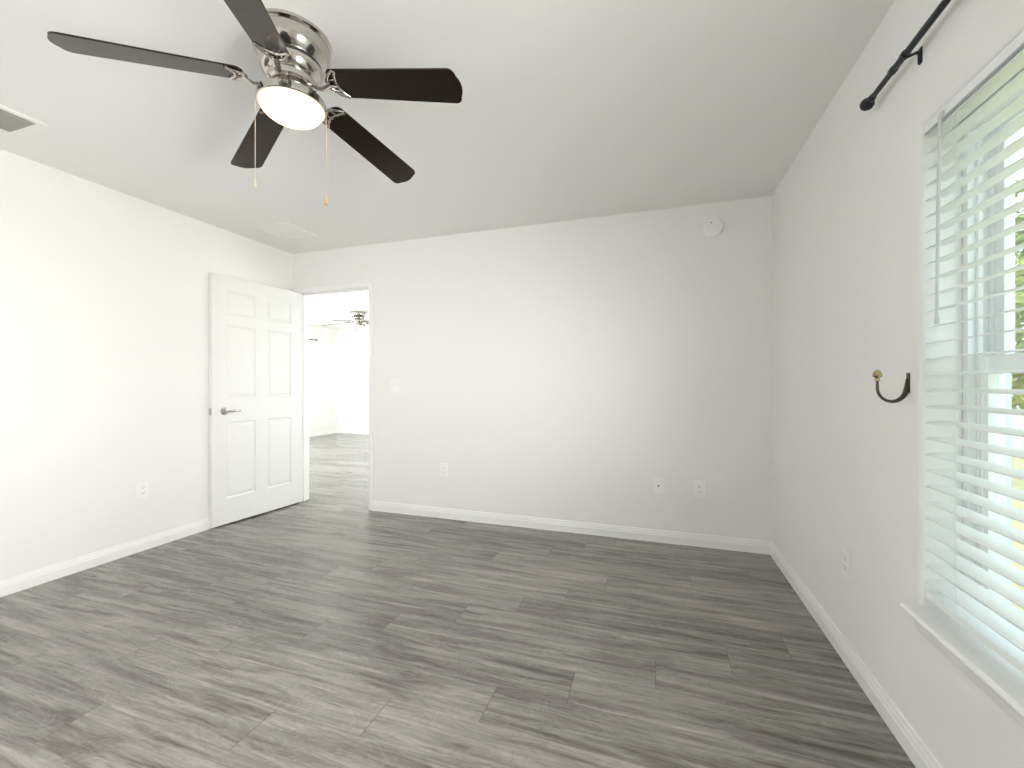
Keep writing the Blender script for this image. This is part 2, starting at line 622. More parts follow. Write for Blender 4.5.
mb = MB()
wall_panel(mb, 'X', FXL, FXL - 0.115, FYN, FYF + 0.115, [W3])
reveal(mb, 'X', *W3, FXL, -1, 0.0005, 0.115, 2)
struct(mb.build('wall_far_left', M['wall'], smooth=0), 'white living room wall with the curtain rod', 'wall')
mb = MB()
wall_panel(mb, 'X', FXR, FXR + 0.115, FYN, FYF + 0.115, [W5])
reveal(mb, 'X', *W5, FXR, 1, 0.0005, 0.115, 2)
struct(mb.build('wall_far_right', M['wall'], smooth=0), 'white living room wall on the side of the bedroom', 'wall')

# baseboards: moulded profile (thickness, height)
BP = [(0, 0), (0.0145, 0), (0.0145, 0.052), (0.0125, 0.056), (0.0115, 0.060), (0.0115, 0.066), (0.008, 0.074), (0.0065, 0.083), (0.005, 0.087), (0, 0.087)]


def baseboard(name, p0, p1, nrm, label):
    p0, p1, nrm = Vector(p0), Vector(p1), Vector(nrm)
    vs = [p0 + nrm * t + Vector((0, 0, z)) for t, z in BP] + [p1 + nrm * t + Vector((0, 0, z)) for t, z in BP]
    n = len(BP)
    fs = [(i, (i + 1) % n, n + (i + 1) % n, n + i) for i in range(n)] + [tuple(range(n))[::-1], tuple(range(n, 2 * n))]
    o = MB().add(vs, fs).build(name, M['trim'])
    struct(o, label, 'baseboard')


CW = 0.042                              # door casing width
baseboard('baseboard_left', (XL, YR, 0), (XL, YB, 0), (1, 0, 0), 'white moulded baseboard along the wall behind the door')
baseboard('baseboard_back', (DX1 + CW, YB, 0), (XR, YB, 0), (0, -1, 0), 'white moulded baseboard right of the doorway')
baseboard('baseboard_right', (XR, YR, 0), (XR, YB, 0), (-1, 0, 0), 'white moulded baseboard under the window')
baseboard('baseboard_rear', (XL, YR, 0), (XR, YR, 0), (0, 1, 0), 'white baseboard behind the viewer')
baseboard('baseboard_far', (FXL, FYF, 0), (FXR, FYF, 0), (0, -1, 0), 'white baseboard of the living room far wall')
baseboard('baseboard_far_left', (FXL, FYN, 0), (FXL, FYF, 0), (1, 0, 0), 'white baseboard under the living room curtain rod')
baseboard('baseboard_near', (DX1 + CW, FYN, 0), (FXR, FYN, 0), (0, 1, 0), 'white baseboard on the living room side of the doorway')

# door frame: jamb liners, stops and casings
mb = MB()
mb.box((DX0 - JT, YB, 0), (DX0, FYN, DZ + JT))
mb.box((DX1, YB, 0), (DX1 + JT, FYN, DZ + JT))
mb.box((DX0, YB, DZ), (DX1, FYN, DZ + JT))
for x0, x1 in ((DX0, DX0 + 0.011), (DX1 - 0.011, DX1)):
    mb.box((x0, YB + 0.04, 0), (x1, YB + 0.075, DZ))
mb.box((DX0, YB + 0.04, DZ - 0.011), (DX1, YB + 0.075, DZ))
for ya, yb in ((YB - 0.013, YB), (FYN, FYN + 0.013)):
    mb.box((DX0 - CW - 0.004, ya, 0), (DX0 - 0.004, yb, DZ + 0.004), bev=0.003)
    mb.box((DX1 + 0.004, ya, 0), (DX1 + CW + 0.004, yb, DZ + 0.004), bev=0.003)
    mb.box((DX0 - CW - 0.004, ya, DZ + 0.004), (DX1 + CW + 0.004, yb, DZ + CW + 0.004), bev=0.003)
tr = mb.build('trim_1', M['trim'])
struct(tr, 'white painted frame around the doorway', 'door frame')
st = MB().box((DX1 - 0.0015, YB + 0.006, 0.90), (DX1 + 0.001, YB + 0.034, 0.96), bev=0.0006)
st.box((DX1 - 0.003, YB - 0.002, 0.915), (DX1 + 0.001, YB + 0.008, 0.945), bev=0.001)
st.build('strike_plate', M['steel'], tr)


# ------------------------------------------------------------------ the open six-panel door
def panel_face(mb, W, Hh, y, sgn, panels):
    """one face of the door in the plane y (local), recessed raised panels; sgn = outward direction along y"""
    As = sorted({0, W, *[p[0] for p in panels], *[p[1] for p in panels]})
    Zs = sorted({0, Hh, *[p[2] for p in panels], *[p[3] for p in panels]})
    for i in range(len(As) - 1):
        for j in range(len(Zs) - 1):
            ca, cz = (As[i] + As[i + 1]) / 2, (Zs[j] + Zs[j + 1]) / 2
            if any(p[0] < ca < p[1] and p[2] < cz < p[3] for p in panels):
                continue
            mb.add([(As[i], y, Zs[j]), (As[i + 1], y, Zs[j]), (As[i + 1], y, Zs[j + 1]), (As[i], y, Zs[j + 1])], [(0, 1, 2, 3)])
    prof = [(0, 0), (0.003, 0.0012), (0.008, 0.0075), (0.013, 0.009), (0.018, 0.009), (0.024, 0.0055), (0.036, 0.0022), (0.044, 0.0015)]
    for (a0, a1, z0, z1) in panels:
        rings = []
        for (o, d) in prof:
            yy = y - sgn * d
            rings.append([(a0 + o, yy, z0 + o), (a1 - o, yy, z0 + o), (a1 - o, yy, z1 - o), (a0 + o, yy, z1 - o)])
        for i in range(len(rings) - 1):
            for k in range(4):
                k2 = (k + 1) % 4
                mb.add([rings[i][k], rings[i][k2], rings[i + 1][k2], rings[i + 1][k]], [(0, 1, 2, 3)])
        mb.add(rings[-1], [(0, 1, 2, 3)])


DW, DH, DT = 0.842, 2.033, 0.035
door = empty('door_1', (DX0, YB - 0.003, 0.012), kind='structure')
# local: x from the hinge to the free edge, y = thickness (0 = bedroom side when closed, DT = living room side)
door.rotation_euler = (0, 0, math.radians(-95.2))
struct(door, 'white six-panel door standing open against the wall', 'door')
st_, mu = 0.118, 0.100
pw = (DW - 2 * st_ - mu) / 2
cols = [(st_, st_ + pw), (st_ + pw + mu, DW - st_)]
zsl = [(0.205, 0.835), (1.027, 1.633), (1.72, 1.918)]
panels = [(c[0], c[1], z[0], z[1]) for c in cols for z in zsl]
mb = MB()
panel_face(mb, DW, DH, 0.0, -1, panels)
panel_face(mb, DW, DH, DT, 1, panels)
for a in (0, DW):
    mb.add([(a, 0, 0), (a, DT, 0), (a, DT, DH), (a, 0, DH)], [(0, 1, 2, 3)])
for z in (0, DH):
    mb.add([(0, 0, z), (DW, 0, z), (DW, DT, z), (0, DT, z)], [(0, 1, 2, 3)])
mb.build('leaf', M['door'], door)
zl = 0.924
hx = DW - 0.098
hd = MB().lathe([(0.0, 0), (0.031, 0), (0.033, 0.004), (0.030, 0.009), (0.014, 0.012), (0.0115, 0.016), (0.0115, 0.046), (0.0, 0.047)], (hx, DT, zl), 32, 'Y', cap=False)
# lever grip, pointing at the hinge
hd.tube([(hx, DT + 0.041, zl), (hx - 0.02, DT + 0.044, zl), (hx - 0.06, DT + 0.043, zl - 0.002), (hx - 0.10, DT + 0.038, zl - 0.001), (hx - 0.117, DT + 0.034, zl + 0.001)],
        [0.0095, 0.0095, 0.0085, 0.0075, 0.0045], 14)
hd.build('lever_handle', M['steel'], door, smooth=45)
MB().lathe([(0.0, 0.0), (0.031, 0.0), (0.031, -0.006), (0.02, -0.010), (0.0, -0.011)], (hx, 0, zl), 32, 'Y', cap=False).build('rosette', M['steel'], door, smooth=45)
lt = MB().box((DW - 0.0005, 0.005, zl - 0.028), (DW + 0.0012, 0.030, zl + 0.028), bev=0.0005)
lt.box((DW, 0.011, zl - 0.010), (DW + 0.010, 0.024, zl + 0.010), bev=0.002)
lt.build('latch', M['steel'], door)
for z in (0.20, 1.02, 1.84):
    h = MB().lathe([(0.0, -0.045), (0.0058, -0.045), (0.0058, 0.045), (0.0, 0.045)], (-0.001, -0.007, z), 16, 'Z', cap=False)
    h.sphere((-0.001, -0.007, z + 0.046), 0.0055, u=12, v=8)
    h.box((0.0, -0.0015, z - 0.044), (0.02, 0.0, z + 0.044))
    h.build('hinge', M['steel'], door, smooth=40)


# ------------------------------------------------------------------ windows
def single_hung(name, label, y0, y1, z0, z1, x_in, sgn, rail=True):
    """vinyl window set in the wall; x_in = inner face, sgn = outward direction"""
    root = struct(empty(name, (x_in, (y0 + y1) / 2, z0)), label, 'window')
    ox, oy, oz = x_in, (y0 + y1) / 2, z0

    def fr(mb, a0, a1, b0, b1, wd, d0, d1, bev=0.0015):
        X = sorted((sgn * d0, sgn * d1))
        for lo, hi in (((a0, b0), (a0 + wd, b1)), ((a1 - wd, b0), (a1, b1)), ((a0 + wd, b0), (a1 - wd, b0 + wd)), ((a0 + wd, b1 - wd), (a1 - wd, b1))):
            mb.box((X[0], lo[0] - oy, lo[1] - oz), (X[1], hi[0] - oy, hi[1] - oz), bev=bev)
        return mb
    f = fr(MB(), y0, y1, z0, z1, 0.022, 0.0, 0.085)
    fr(f, y0 + 0.022, y1 - 0.022, z0 + 0.022, z1 - 0.022, 0.010, 0.018, 0.030)
    fr(f, y0 + 0.022, y1 - 0.022, z0 + 0.022, z1 - 0.022, 0.012, 0.046, 0.054)
    f.build('frame', M['vinyl'], root)
    zm = z0 + (z1 - z0) * (0.505 if rail else 0.5)
    for (nm, b0, b1, d0, d1) in (('lower_sash', z0 + 0.024, zm + 0.020, 0.020, 0.044), ('upper_sash', zm - 0.020, z1 - 0.024, 0.054, 0.078)):
        s = fr(MB(), y0 + 0.026, y1 - 0.026, b0, b1, 0.040, d0, d1).build(nm, M['vinyl'], root)
        gx = sorted((sgn * (d0 + 0.010), sgn * (d0 + 0.014)))
        MB().box((gx[0], y0 + 0.064 - oy, b0 + 0.038 - oz), (gx[1], y1 - 0.064 - oy, b1 - 0.038 - oz)).build('pane', M['glass'], s, smooth=0)
    if rail:
        lk = MB().box((sgn * 0.004 - 0.006, -0.03, zm + 0.008 - oz), (sgn * 0.004 + 0.016, 0.03, zm + 0.022 - oz), bev=0.003)
        lk.build('sash_lock', M['vinyl'], root)
    return root


XW = XR + 0.10
single_hung('window_1', 'white single-hung window behind the slatted blind', *W1, XW, 1)
win2 = single_hung('added_window_2', 'white single-hung window added beside the viewer for light', *W2, XW, 1)
single_hung('window_3', 'living room window under the black curtain rod', *W3, FXL - 0.02, -1)
single_hung('added_window_5', 'living room window added out of view for light, facing the curtain rod', *W5, FXR + 0.02, 1)
w6 = single_hung('added_window_6', 'window added in the wall behind the viewer for fill light', -0.6, 0.6, W6[2], W6[3], 0.0, 1)
w6.location = (-1.95, YR - 0.03, W6[2])
w6.rotation_euler = (0, 0, -PI / 2)
w4 = single_hung('added_window_4', 'wide living room window added out of view for light, on the bedroom side', -1.1, 1.1, W4[2], W4[3], 0.0, 1)
w4.location = (-5.45, FYN - 0.03, W4[2])
w4.rotation_euler = (0, 0, -PI / 2)


def stool(name, q, label):
    """window stool (inner sill board) with a rounded nose, and apron moulding below"""
    y0, y1, z = q[0] - BN, q[1] + BN - 0.002, q[2] + 0.0015
    mb = MB()
    prof = [(XR + 0.10, z), (XR - 0.036, z), (XR - 0.042, z - 0.002), (XR - 0.0455, z - 0.008), (XR - 0.0455, z - 0.014), (XR - 0.042, z - 0.020), (XR - 0.036, z - 0.022), (XR - 0.001, z - 0.022), (XR - 0.001, z - 0.014), (XR + 0.10, z - 0.014)]
    n = len(prof)
    # nose part over the wall
    a = [(x, y0, zz) for x, zz in prof[1:8]] + [(XR - 0.001, y0, z)]
    b = [(x, y1, zz) for x, zz in prof[1:8]] + [(XR - 0.001, y1, z)]
    k = len(a)
    mb.add(a + b, [(i, (i + 1) % k, k + (i + 1) % k, k + i) for i in range(k)] + [tuple(range(k))[::-1], tuple(range(k, 2 * k))])
    mb.box((XR - 0.0012, q[0] - BN * 0.9, z - 0.012), (XR + 0.11, q[1] + BN * 0.5, z))
    # apron with a small cove
    ap = [(XR, z - 0.022), (XR - 0.030, z - 0.022), (XR - 0.029, z - 0.028), (XR - 0.022, z - 0.034), (XR - 0.017, z - 0.042), (XR - 0.015, z - 0.056), (XR - 0.012, z - 0.070), (XR - 0.006, z - 0.076), (XR, z - 0.078)]
    k = len(ap)
    a = [(x, y0 + 0.012, zz) for x, zz in ap]
    b = [(x, y1 - 0.012, zz) for x, zz in ap]
    mb.add(a + b, [(i, (i + 1) % k, k + (i + 1) % k, k + i) for i in range(k)] + [tuple(range(k))[::-1], tuple(range(k, 2 * k))])
    struct(mb.build(name, M['trim']), label, 'window sill')


stool('trim_2', W1, 'white moulded sill board under the slatted blind')
stool('trim_3', W2, 'white moulded sill board of the added window beside the viewer')


# ------------------------------------------------------------------ the slatted blind of window 1
def build_blind():
    y0, y1 = W1[0] + 0.008, W1[1] - 0.008
    ym = (y0 + y1) / 2
    zt = W1[3]
    xc = XR + 0.034
    root = empty('window_blind', (xc, ym, zt), label='white two-inch slatted blind, slats open, hung inside the window recess', cat='blind')

    def L_(mb, name, m, parent=root, **k):
        mb.v = [(p[0] - xc, p[1] - ym, p[2] - zt) for p in mb.v]
        return mb.build(name, m, parent, **k)
    L_(MB().box((xc - 0.020, y0, zt - 0.026), (xc + 0.024, y1, zt - 0.001), bev=0.002), 'headrail', M['slat'])
    L_(MB().box((xc - 0.029, y0 - 0.003, zt - 0.028), (xc - 0.021, y1 + 0.003, zt - 0.001), bev=0.0025), 'valance', M['slat'])
    pitch, tilt = 0.0475, math.radians(9)
    ztop, zbot = zt - 0.036, W1[2] + 0.070
    n = int((ztop - zbot) / pitch) + 1
    mb = MB()
    for i in range(n):
        z = ztop - i * pitch
        if z < zbot:
            break
        sec = []
        hw, th = 0.0245, 0.0028
        for k in range(7):
            s = -1 + 2 * k / 6
            sec.append((hw * s, 0.0016 * (1 - s * s) + th / 2))
        for k in range(7):
            s = 1 - 2 * k / 6
            sec.append((hw * s, 0.0016 * (1 - s * s) - th / 2))
        # room edge (negative local) a little lower than the window edge
        pts = [(xc + a * math.cos(tilt) - b * math.sin(tilt), z + a * math.sin(tilt) + b * math.cos(tilt)) for a, b in sec]
        k = len(pts)
        va = [(x, y0, zz) for x, zz in pts] + [(x, y1, zz) for x, zz in pts]
        mb.add(va, [(j, (j + 1) % k, k + (j + 1) % k, k + j) for j in range(k)] + [tuple(range(k))[::-1], tuple(range(k, 2 * k))])
        zlast = z
    L_(mb, 'slats', M['slat'], smooth=50)
    L_(MB().box((xc - 0.0265, y0, W1[2] + 0.033), (xc + 0.0265, y1, W1[2] + 0.052), bev=0.003), 'bottom_rail', M['slat'])
    for yy in (y1 - 0.140, y0 + 0.140):
        c = MB()
        for dx in (-0.0275, 0.0275):
            c.tube([(xc + dx, yy, zt - 0.04), (xc + dx, yy, W1[2] + 0.052)], 0.0008, 6)
        for i in range(n):
            z = ztop - i * pitch
            c.tube([(xc - 0.0275, yy, z - 0.0275 * math.tan(tilt) - 0.003), (xc + 0.0275, yy, z + 0.0275 * math.tan(tilt) - 0.003)], 0.0006, 5)
        L_(c, 'ladder_cord', M['cord'])
    # tilt wand and lift cord hanging in front of the slats
    wy = 1.512
    wd = MB().tube([(xc - 0.029, wy, zt - 0.012), (xc - 0.037, wy, zt - 0.026), (xc - 0.037, wy + 0.008, zt - 0.30), (xc - 0.037, wy + 0.014, 1.335)], 0.0042, 8)
    wd.tube([(xc - 0.037, wy + 0.014, 1.345), (xc - 0.037, wy + 0.014, 1.328)], 0.0055, 10)
    L_(wd, 'tilt_wand', M['wand'])
    return root


build_blind()

# the added twin window wears a blind too, to shape its light
mb = MB()
ym2, zt2 = (W2[0] + W2[1]) / 2, W2[2]
for i in range(30):
    z = W2[3] - 0.083 - i * 0.0470 - W2[2]
    if z < 0.065:
        break
    x = XR + 0.045 - XW
    mb.box((x - 0.0245, W2[0] + 0.006 - ym2, z - 0.0014), (x + 0.0245, W2[1] - 0.006 - ym2, z + 0.0014))
mb.box((x - 0.0265, W2[0] + 0.006 - ym2, 0.033), (x + 0.0265, W2[1] - 0.006 - ym2, 0.052))
mb.box((x - 0.029, W2[0] + 0.004 - ym2, W2[3] - W2[2] - 0.062), (x + 0.024, W2[1] - 0.004 - ym2, W2[3] - W2[2] - 0.001))
mb.build('added_slatted_blind', M['slat'], win2)


# ------------------------------------------------------------------ curtain rod over window 1
def curtain_rod(name, label, cat, x_wall, sgn, y_end, y_other, z, rad, off, brk_ys):
    """sgn: direction from the wall into the room along x"""
    xr = x_wall + sgn * off
    root = empty(name, (x_wall, (y_end + y_other) / 2, z), label=label, cat=cat)
    o = root.location.copy()

    def L_(mb, nm, m=M['black'], parent=root):
        mb.v = [tuple(Vector(p) - o) for p in mb.v]
        return mb.build(nm, m, parent, smooth=45)
    d = 1 if y_other > y_end else -1
    L_(MB().tube([(xr, y_end + d * 0.028, z), (xr, y_end + d * 0.174, z)], rad * 0.90, 20).tube([(xr, y_end + d * 0.174, z), (xr, y_other - d * 0.02, z)], rad, 20), 'rod')
    for e, dd in ((y_end, d), (y_other, -d)):
        prof = [(0.0, -0.013), (0.008, -0.0125), (0.015, -0.009), (0.0185, -0.002), (0.0185, 0.004), (0.015, 0.012), (0.010, 0.019), (0.0085, 0.028), (0.0098, 0.031), (0.0098, 0.036), (0.0, 0.036)]
        L_(MB().lathe([(r * 1.18, dd * h * 1.15) for r, h in prof], (xr, e, z), 24, 'Y', cap=False), 'finial')
    L_(MB().lathe([(rad * 0.7, -0.010), (rad * 1.22, -0.009), (rad * 1.22, 0.009), (rad * 0.7, 0.010)], (xr, y_end + d * 0.174, z), 20, 'Y', cap=False), 'collar')
    for by in brk_ys:
        b = MB().tube([(xr, by, z - rad * 1.1), (xr - sgn * off * 0.4, by, z - rad * 0.5), (x_wall + sgn * 0.011, by, z), (x_wall + sgn * 0.005, by, z - 0.003), (x_wall + sgn * 0.0045, by, z - 0.034)], 0.0048, 10, flat=(1.3, 0.8))
        b.lathe([(rad * 1.02, -0.007), (rad * 1.30, -0.007), (rad * 1.30, 0.007), (rad * 1.02, 0.007)], (xr, by, z), 20, 'Y', cap=False)
        b.box((x_wall, by - 0.007, z - 0.036), (x_wall + sgn * 0.003, by + 0.007, z + 0.012)) if sgn > 0 else b.box((x_wall - 0.003, by - 0.007, z - 0.036), (x_wall, by + 0.007, z + 0.012))
        L_(b, 'bracket')
    return root


curtain_rod('curtain_rod', 'black curtain rod with knob finial on the wall above the window blind', 'curtain rod', XR, -1, 1.848, 0.08, 2.160, 0.0096, 0.0395, (1.606, 0.22))
curtain_rod('curtain_rod', 'small black curtain rod end seen through the doorway in the living room', 'curtain rod', FXL, 1, 7.52, 4.55, 2.125, 0.011, 0.085, (7.15, 5.75, 4.8))


# ------------------------------------------------------------------ curtain holdback hook
def holdback():
    y, z = 1.672, 1.155
    root = empty('curtain_holdback', (XR, y, z), label='bronze U-shaped curtain holdback hook with brass ball, on the wall left of the window', cat='hook')
    MB().box((-0.0035, -0.008, -0.026), (0, 0.008, 0.038), bev=0.0012).build('back_plate', M['bronze'], root)
    pts, rad = [], []
    pts.append((-0.004, 0, 0.020)); rad.append(0.0030)
    pts.append((-0.005, 0, -0.008)); rad.append(0.0062)
    for k in range(17):
        a = math.radians(-18) - math.radians(162) * k / 16
        pts.append((-0.0440 + 0.0375 * math.cos(a), 0, -0.010 + 0.043 * math.sin(a)))
        rad.append(0.0066 - 0.0028 * min(1, k / 8))
    pts.append((-0.0815, 0, 0.004)); rad.append(0.0034)
    pts.append((-0.0815, 0, 0.018)); rad.append(0.0034)
    MB().tube(pts, rad, 12, flat=(0.7, 1.2)).build('hook_arm', M['bronze'], root, smooth=60)
    b = MB().lathe([(0.0, 0.012), (0.0055, 0.012), (0.0075, 0.014), (0.0075, 0.017), (0.0048, 0.0185), (0.0055, 0.021), (0.0115, 0.026), (0.0135, 0.0285), (0.0130, 0.031),
                    (0.0118, 0.0325), (0.0112, 0.038), (0.0082, 0.044), (0.0040, 0.0475), (0.0, 0.0485)], (-0.0815, 0, 0.0005), 28, 'Z', cap=False)
    b.build('ball_knob', M['brass'], root, smooth=40)
    return root


holdback()


# ------------------------------------------------------------------ ceiling fans
def build_fan(loc, phase, label, bowl_mat, fl):
    root = empty('ceiling_fan', loc, label=label, cat='ceiling fan')
    # local z = 0 at the ceiling, everything hangs below
    MB().lathe([(0.0, 0), (0.134, 0), (0.138, -0.004), (0.138, -0.014), (0.133, -0.018), (0.130, -0.021), (0.132, -0.026), (0.132, -0.046), (0.128, -0.062),
                (0.118, -0.078), (0.106, -0.088), (0.103, -0.092)], seg=64, cap=False).build('canopy', M['nickel'], root, smooth=30)
    MB().lathe([(0.100, -0.090), (0.096, -0.094), (0.096, -0.101), (0.100, -0.105)], seg=64, cap=False).build('vent_ring', M['slot'], root, smooth=30)
    MB().lathe([(0.0, -0.1035), (0.104, -0.1035), (0.108, -0.108), (0.107, -0.118), (0.100, -0.134), (0.088, -0.146), (0.082, -0.150), (0.084, -0.154), (0.082, -0.172), (0.074, -0.180), (0.058, -0.184),
                (0.0, -0.184)], seg=64, cap=False).build('motor_housing', M['nickel'], root, smooth=30)
    MB().lathe([(0.0, -0.183), (0.054, -0.183), (0.054, -0.214), (0.100, -0.2165), (0.112, -0.220), (0.116, -0.225), (0.116, -0.250), (0.113, -0.253), (0.109, -0.250), (0.0, -0.2495)],
               seg=64, cap=False).build('light_fitter', M['nickel'], root, smooth=30)
    dome = [(0.1095, -0.2500)]
    for k in range(1, 13):
        t = k / 12 * PI / 2
        dome.append((0.1095 * math.cos(t) if k < 12 else 0.0005, -0.2500 - 0.056 * math.sin(t)))
    MB().lathe(dome, seg=56, cap=False).build('glass_bowl', bowl_mat, root, smooth=80)
    R_, D = Vector((math.cos(YAW), math.sin(YAW), 0)), Vector((-math.sin(YAW), math.cos(YAW), 0))
    for (a, b, zb) in ((-0.107, -0.050, -0.549), (0.098, 0.068, -0.562)):
        p = R_ * a + D * b
        ch = MB()
        ch.tube([p * 0.88 + Vector((0, 0, -0.232)), p * 1.0 + Vector((0, 0, -0.232)), p + Vector((0, 0, -0.244)), p + Vector((0, 0, zb))], 0.0011, 8)
        z = -0.25
        while z > zb:
            ch.sphere((p.x, p.y, z), 0.0019, u=8, v=5)
            z -= 0.008
        c = ch.build('pull_chain', M['chain'], root, smooth=60)
        MB().lathe([(0.0, zb + 0.004), (0.0024, zb + 0.002), (0.003, zb - 0.004), (0.0055, zb - 0.012), (0.0060, zb - 0.018), (0.004, zb - 0.024), (0.0, zb - 0.026)], (p.x, p.y, 0), 16, cap=False).build('pendant', M['amber'] if a > 0 else M['chain'], c, smooth=60)
    # blades
    r0, r1, w0, w1 = 0.150, 0.652, 0.113, 0.134
    out = []
    nn = 10
    for k in range(nn + 1):                       # rounded root
        a = -PI / 2 + PI * k / nn
        s = math.sin(a)
        out.append((r0 + 0.030 * (1 - math.cos(a)) - 0.0, s * w0 / 2))
    root_side = [(x, y) for x, y in out]
    # tip: slightly bowed end with rounded corners
    tip = []
    cr = 0.026
    for k in range(7):
        a = PI / 2 - (PI / 2) * k / 6
        tip.append((r1 - cr - 0.012 + cr * math.cos(a), w1 / 2 - cr + cr * math.sin(a)))
    for k in range(1, 6):
        s = 1 - 2 * k / 6
        y = s * (w1 / 2 - cr)
        tip.append((r1 - 0.012 + 0.012 * (1 - s * s), y))
    tip += [(x, -y) for x, y in tip[:7]][::-1]
    outline = [(r0 + 0.03 - 0.03 * math.cos(a), math.sin(a) * w0 / 2) for a in [-PI / 2 + PI * k / nn for k in range(nn + 1)]]
    # order: root from -y to +y, then tip from +y to -y
    outline = outline + tip
    droop, pitch, zh = 0.13, math.radians(-13.5), -0.161

    def place(ph):
        u = Vector((math.cos(ph), math.sin(ph), 0))
        v = Vector((-math.sin(ph), math.cos(ph), 0))
        vt = v * math.cos(pitch) + Vector((0, 0, 1)) * math.sin(pitch)
        n = u.cross(vt).normalized()
        ax = (u + Vector((0, 0, -droop)))
        return lambda a, b, t: ax * a + vt * b + n * t + Vector((0, 0, zh))
    for k in range(5):
        fn = place(phase + k * 2 * PI / 5)
        bl = MB().prism(outline, fn, 0.0, 0.0055).build('blade', M['blade'], root, smooth=40, bevel=0.0012)
        # blade iron: crescent bracket under the root with an arm up to the motor
        ir = MB()

        def sweep(pts, rad, flat=(1.0, 0.7)):
            ir.tube([fn(a, b, t) for a, b, t in pts], rad, 8, flat=flat)
        outer, inner = [], []
        for q in range(17):
            s = -1 + 2 * q / 16
            outer.append((0.146 + 0.058 * abs(s) ** 2.0 * (1.0 if s > 0 else 0.80), s * 0.055, -0.003))
        for q in range(13):
            s = -1 + 2 * q / 12
            inner.append((0.180 + 0.026 * abs(s) ** 2 * (1.0 if s > 0 else 0.75), s * 0.052, -0.003))
        ro = [0.0042 + 0.0036 * (1 - abs(-1 + 2 * q / 16)) for q in range(17)]
        sweep(outer, ro)
        sweep(inner, 0.0044)
        sweep([(0.154, 0.004, -0.003), (0.170, 0.010, -0.004), (0.188, 0.006, -0.003)], 0.0036)
        sweep([(0.158, -0.016, -0.003), (0.174, -0.020, -0.004), (0.192, -0.022, -0.003)], 0.0030)
        sweep([(0.160, 0.024, -0.003), (0.178, 0.026, -0.004), (0.194, 0.024, -0.003)], 0.0030)
        for (a, b) in ((0.180, 0.0), (0.188, 0.030), (0.186, -0.030)):
            c0 = fn(a, b, -0.001)
            ir.sphere(c0, 0.0052, u=10, v=6)
        # arm: leaves the motor, dips and curls up to the crescent
        arm = [(0.060, 0, -0.006), (0.084, 0, -0.0105), (0.104, 0, -0.022), (0.124, 0, -0.024), (0.142, 0, -0.014), (0.156, 0, -0.004)]
        sweep(arm, [0.009, 0.009, 0.0085, 0.0085, 0.0085, 0.0075], flat=(1.5, 0.55))
        ir.build('blade_iron', M['nickel'], bl, smooth=60)
    if fl:
        d = bpy.data.lights.new('fan_bulb', 'POINT')
        d.energy = fl
        d.color = (1.0, 0.74, 0.46)
        d.shadow_soft_size = 0.02
        lo = bpy.data.objects.new('fan_bulb', d)
        C.objects.link(lo)
        lo.location = (loc[0], loc[1], loc[2] - 0.264)
    return root


build_fan((-1.277, 1.246, H), math.radians(9.66), 'brushed nickel ceiling fan with five espresso blades and lit bowl, in the bedroom', M['bowl'], 0.8)
build_fan((-4.98, 6.32, H), math.radians(199), 'distant ceiling fan with lit bowl seen through the doorway in the living room', M['bowl'], 0.8)


# ------------------------------------------------------------------ wall plates, detector, vents
def frame_for(origin, right, nrm):
    """a function from local (across, up, out) to world"""
    o, r, n = Vector(origin), Vector(right), Vector(nrm)
    return Matrix(((r.x, 0, n.x, o.x), (r.y, 0, n.y, o.y), (r.z, 1, n.z, o.z), (0, 0, 0, 1)))


def on_wall(root_name, origin, right, nrm, label, cat, group=None):
    e = empty(root_name, (0, 0, 0), label=label, cat=cat, group=group)
    e.matrix_world = frame_for(origin, right, nrm)
    return e


def plate_mesh(w_, h_):
    return MB().box((-w_ / 2, -h_ / 2, 0), (w_ / 2, h_ / 2, 0.0065), bev=0.0025)


def outlet(origin, right, nrm, label):
    r = on_wall('wall_outlet', origin, right, nrm, label, 'outlet', 'wall outlets')
    plate_mesh(0.072, 0.116).build('cover_plate', M['plastic'], r)
    for z in (0.0195, -0.0195):
        s = MB()
        o = []
        for k in range(24):
            a = 2 * PI * k / 24
            o.append((max(-0.0165, min(0.0165, 0.0185 * math.cos(a))), max(-0.0135, min(0.0135, 0.0175 * math.sin(a)))))
        s.prism(o, lambda a, b, t, z=z: (a, b + z, t), 0.006, 0.0085)
        sk = s.build('socket', M['plastic'], r)
        h = MB().box((-0.0075, z - 0.001, 0.0083), (-0.0055, z + 0.008, 0.0088)).box((0.0055, z - 0.001, 0.0083), (0.0075, z + 0.0065, 0.0088))
        h.lathe([(0, 0.0083), (0.0026, 0.0083), (0.0026, 0.0088), (0, 0.0088)], (0, z - 0.0075, 0), 12, cap=False)
        h.build('slots', M['slot'], sk)
    MB().lathe([(0, 0.006), (0.003, 0.006), (0.003, 0.0072), (0, 0.0074)], (0, 0, 0), 12, cap=False).build('screw', M['plastic'], r)
    return r


outlet((-1.716, YB, 0.415), (1, 0, 0), (0, -1, 0), 'white duplex outlet low on the back wall, nearest the doorway')
outlet((0.313, YB, 0.409), (1, 0, 0), (0, -1, 0), 'white duplex outlet low on the back wall, nearest the corner, right of the cable plate')
outlet((XL, 2.002, 0.420), (0, 1, 0), (1, 0, 0), 'white duplex outlet low on the left wall beside the open door')
outlet((XR, 2.124, 0.412), (0, -1, 0), (-1, 0, 0), 'white duplex outlet low on the window wall, left of the blind')
outlet((FXL, 7.78, 0.414), (0, 1, 0), (1, 0, 0), 'tiny white outlet in the living room seen through the doorway')

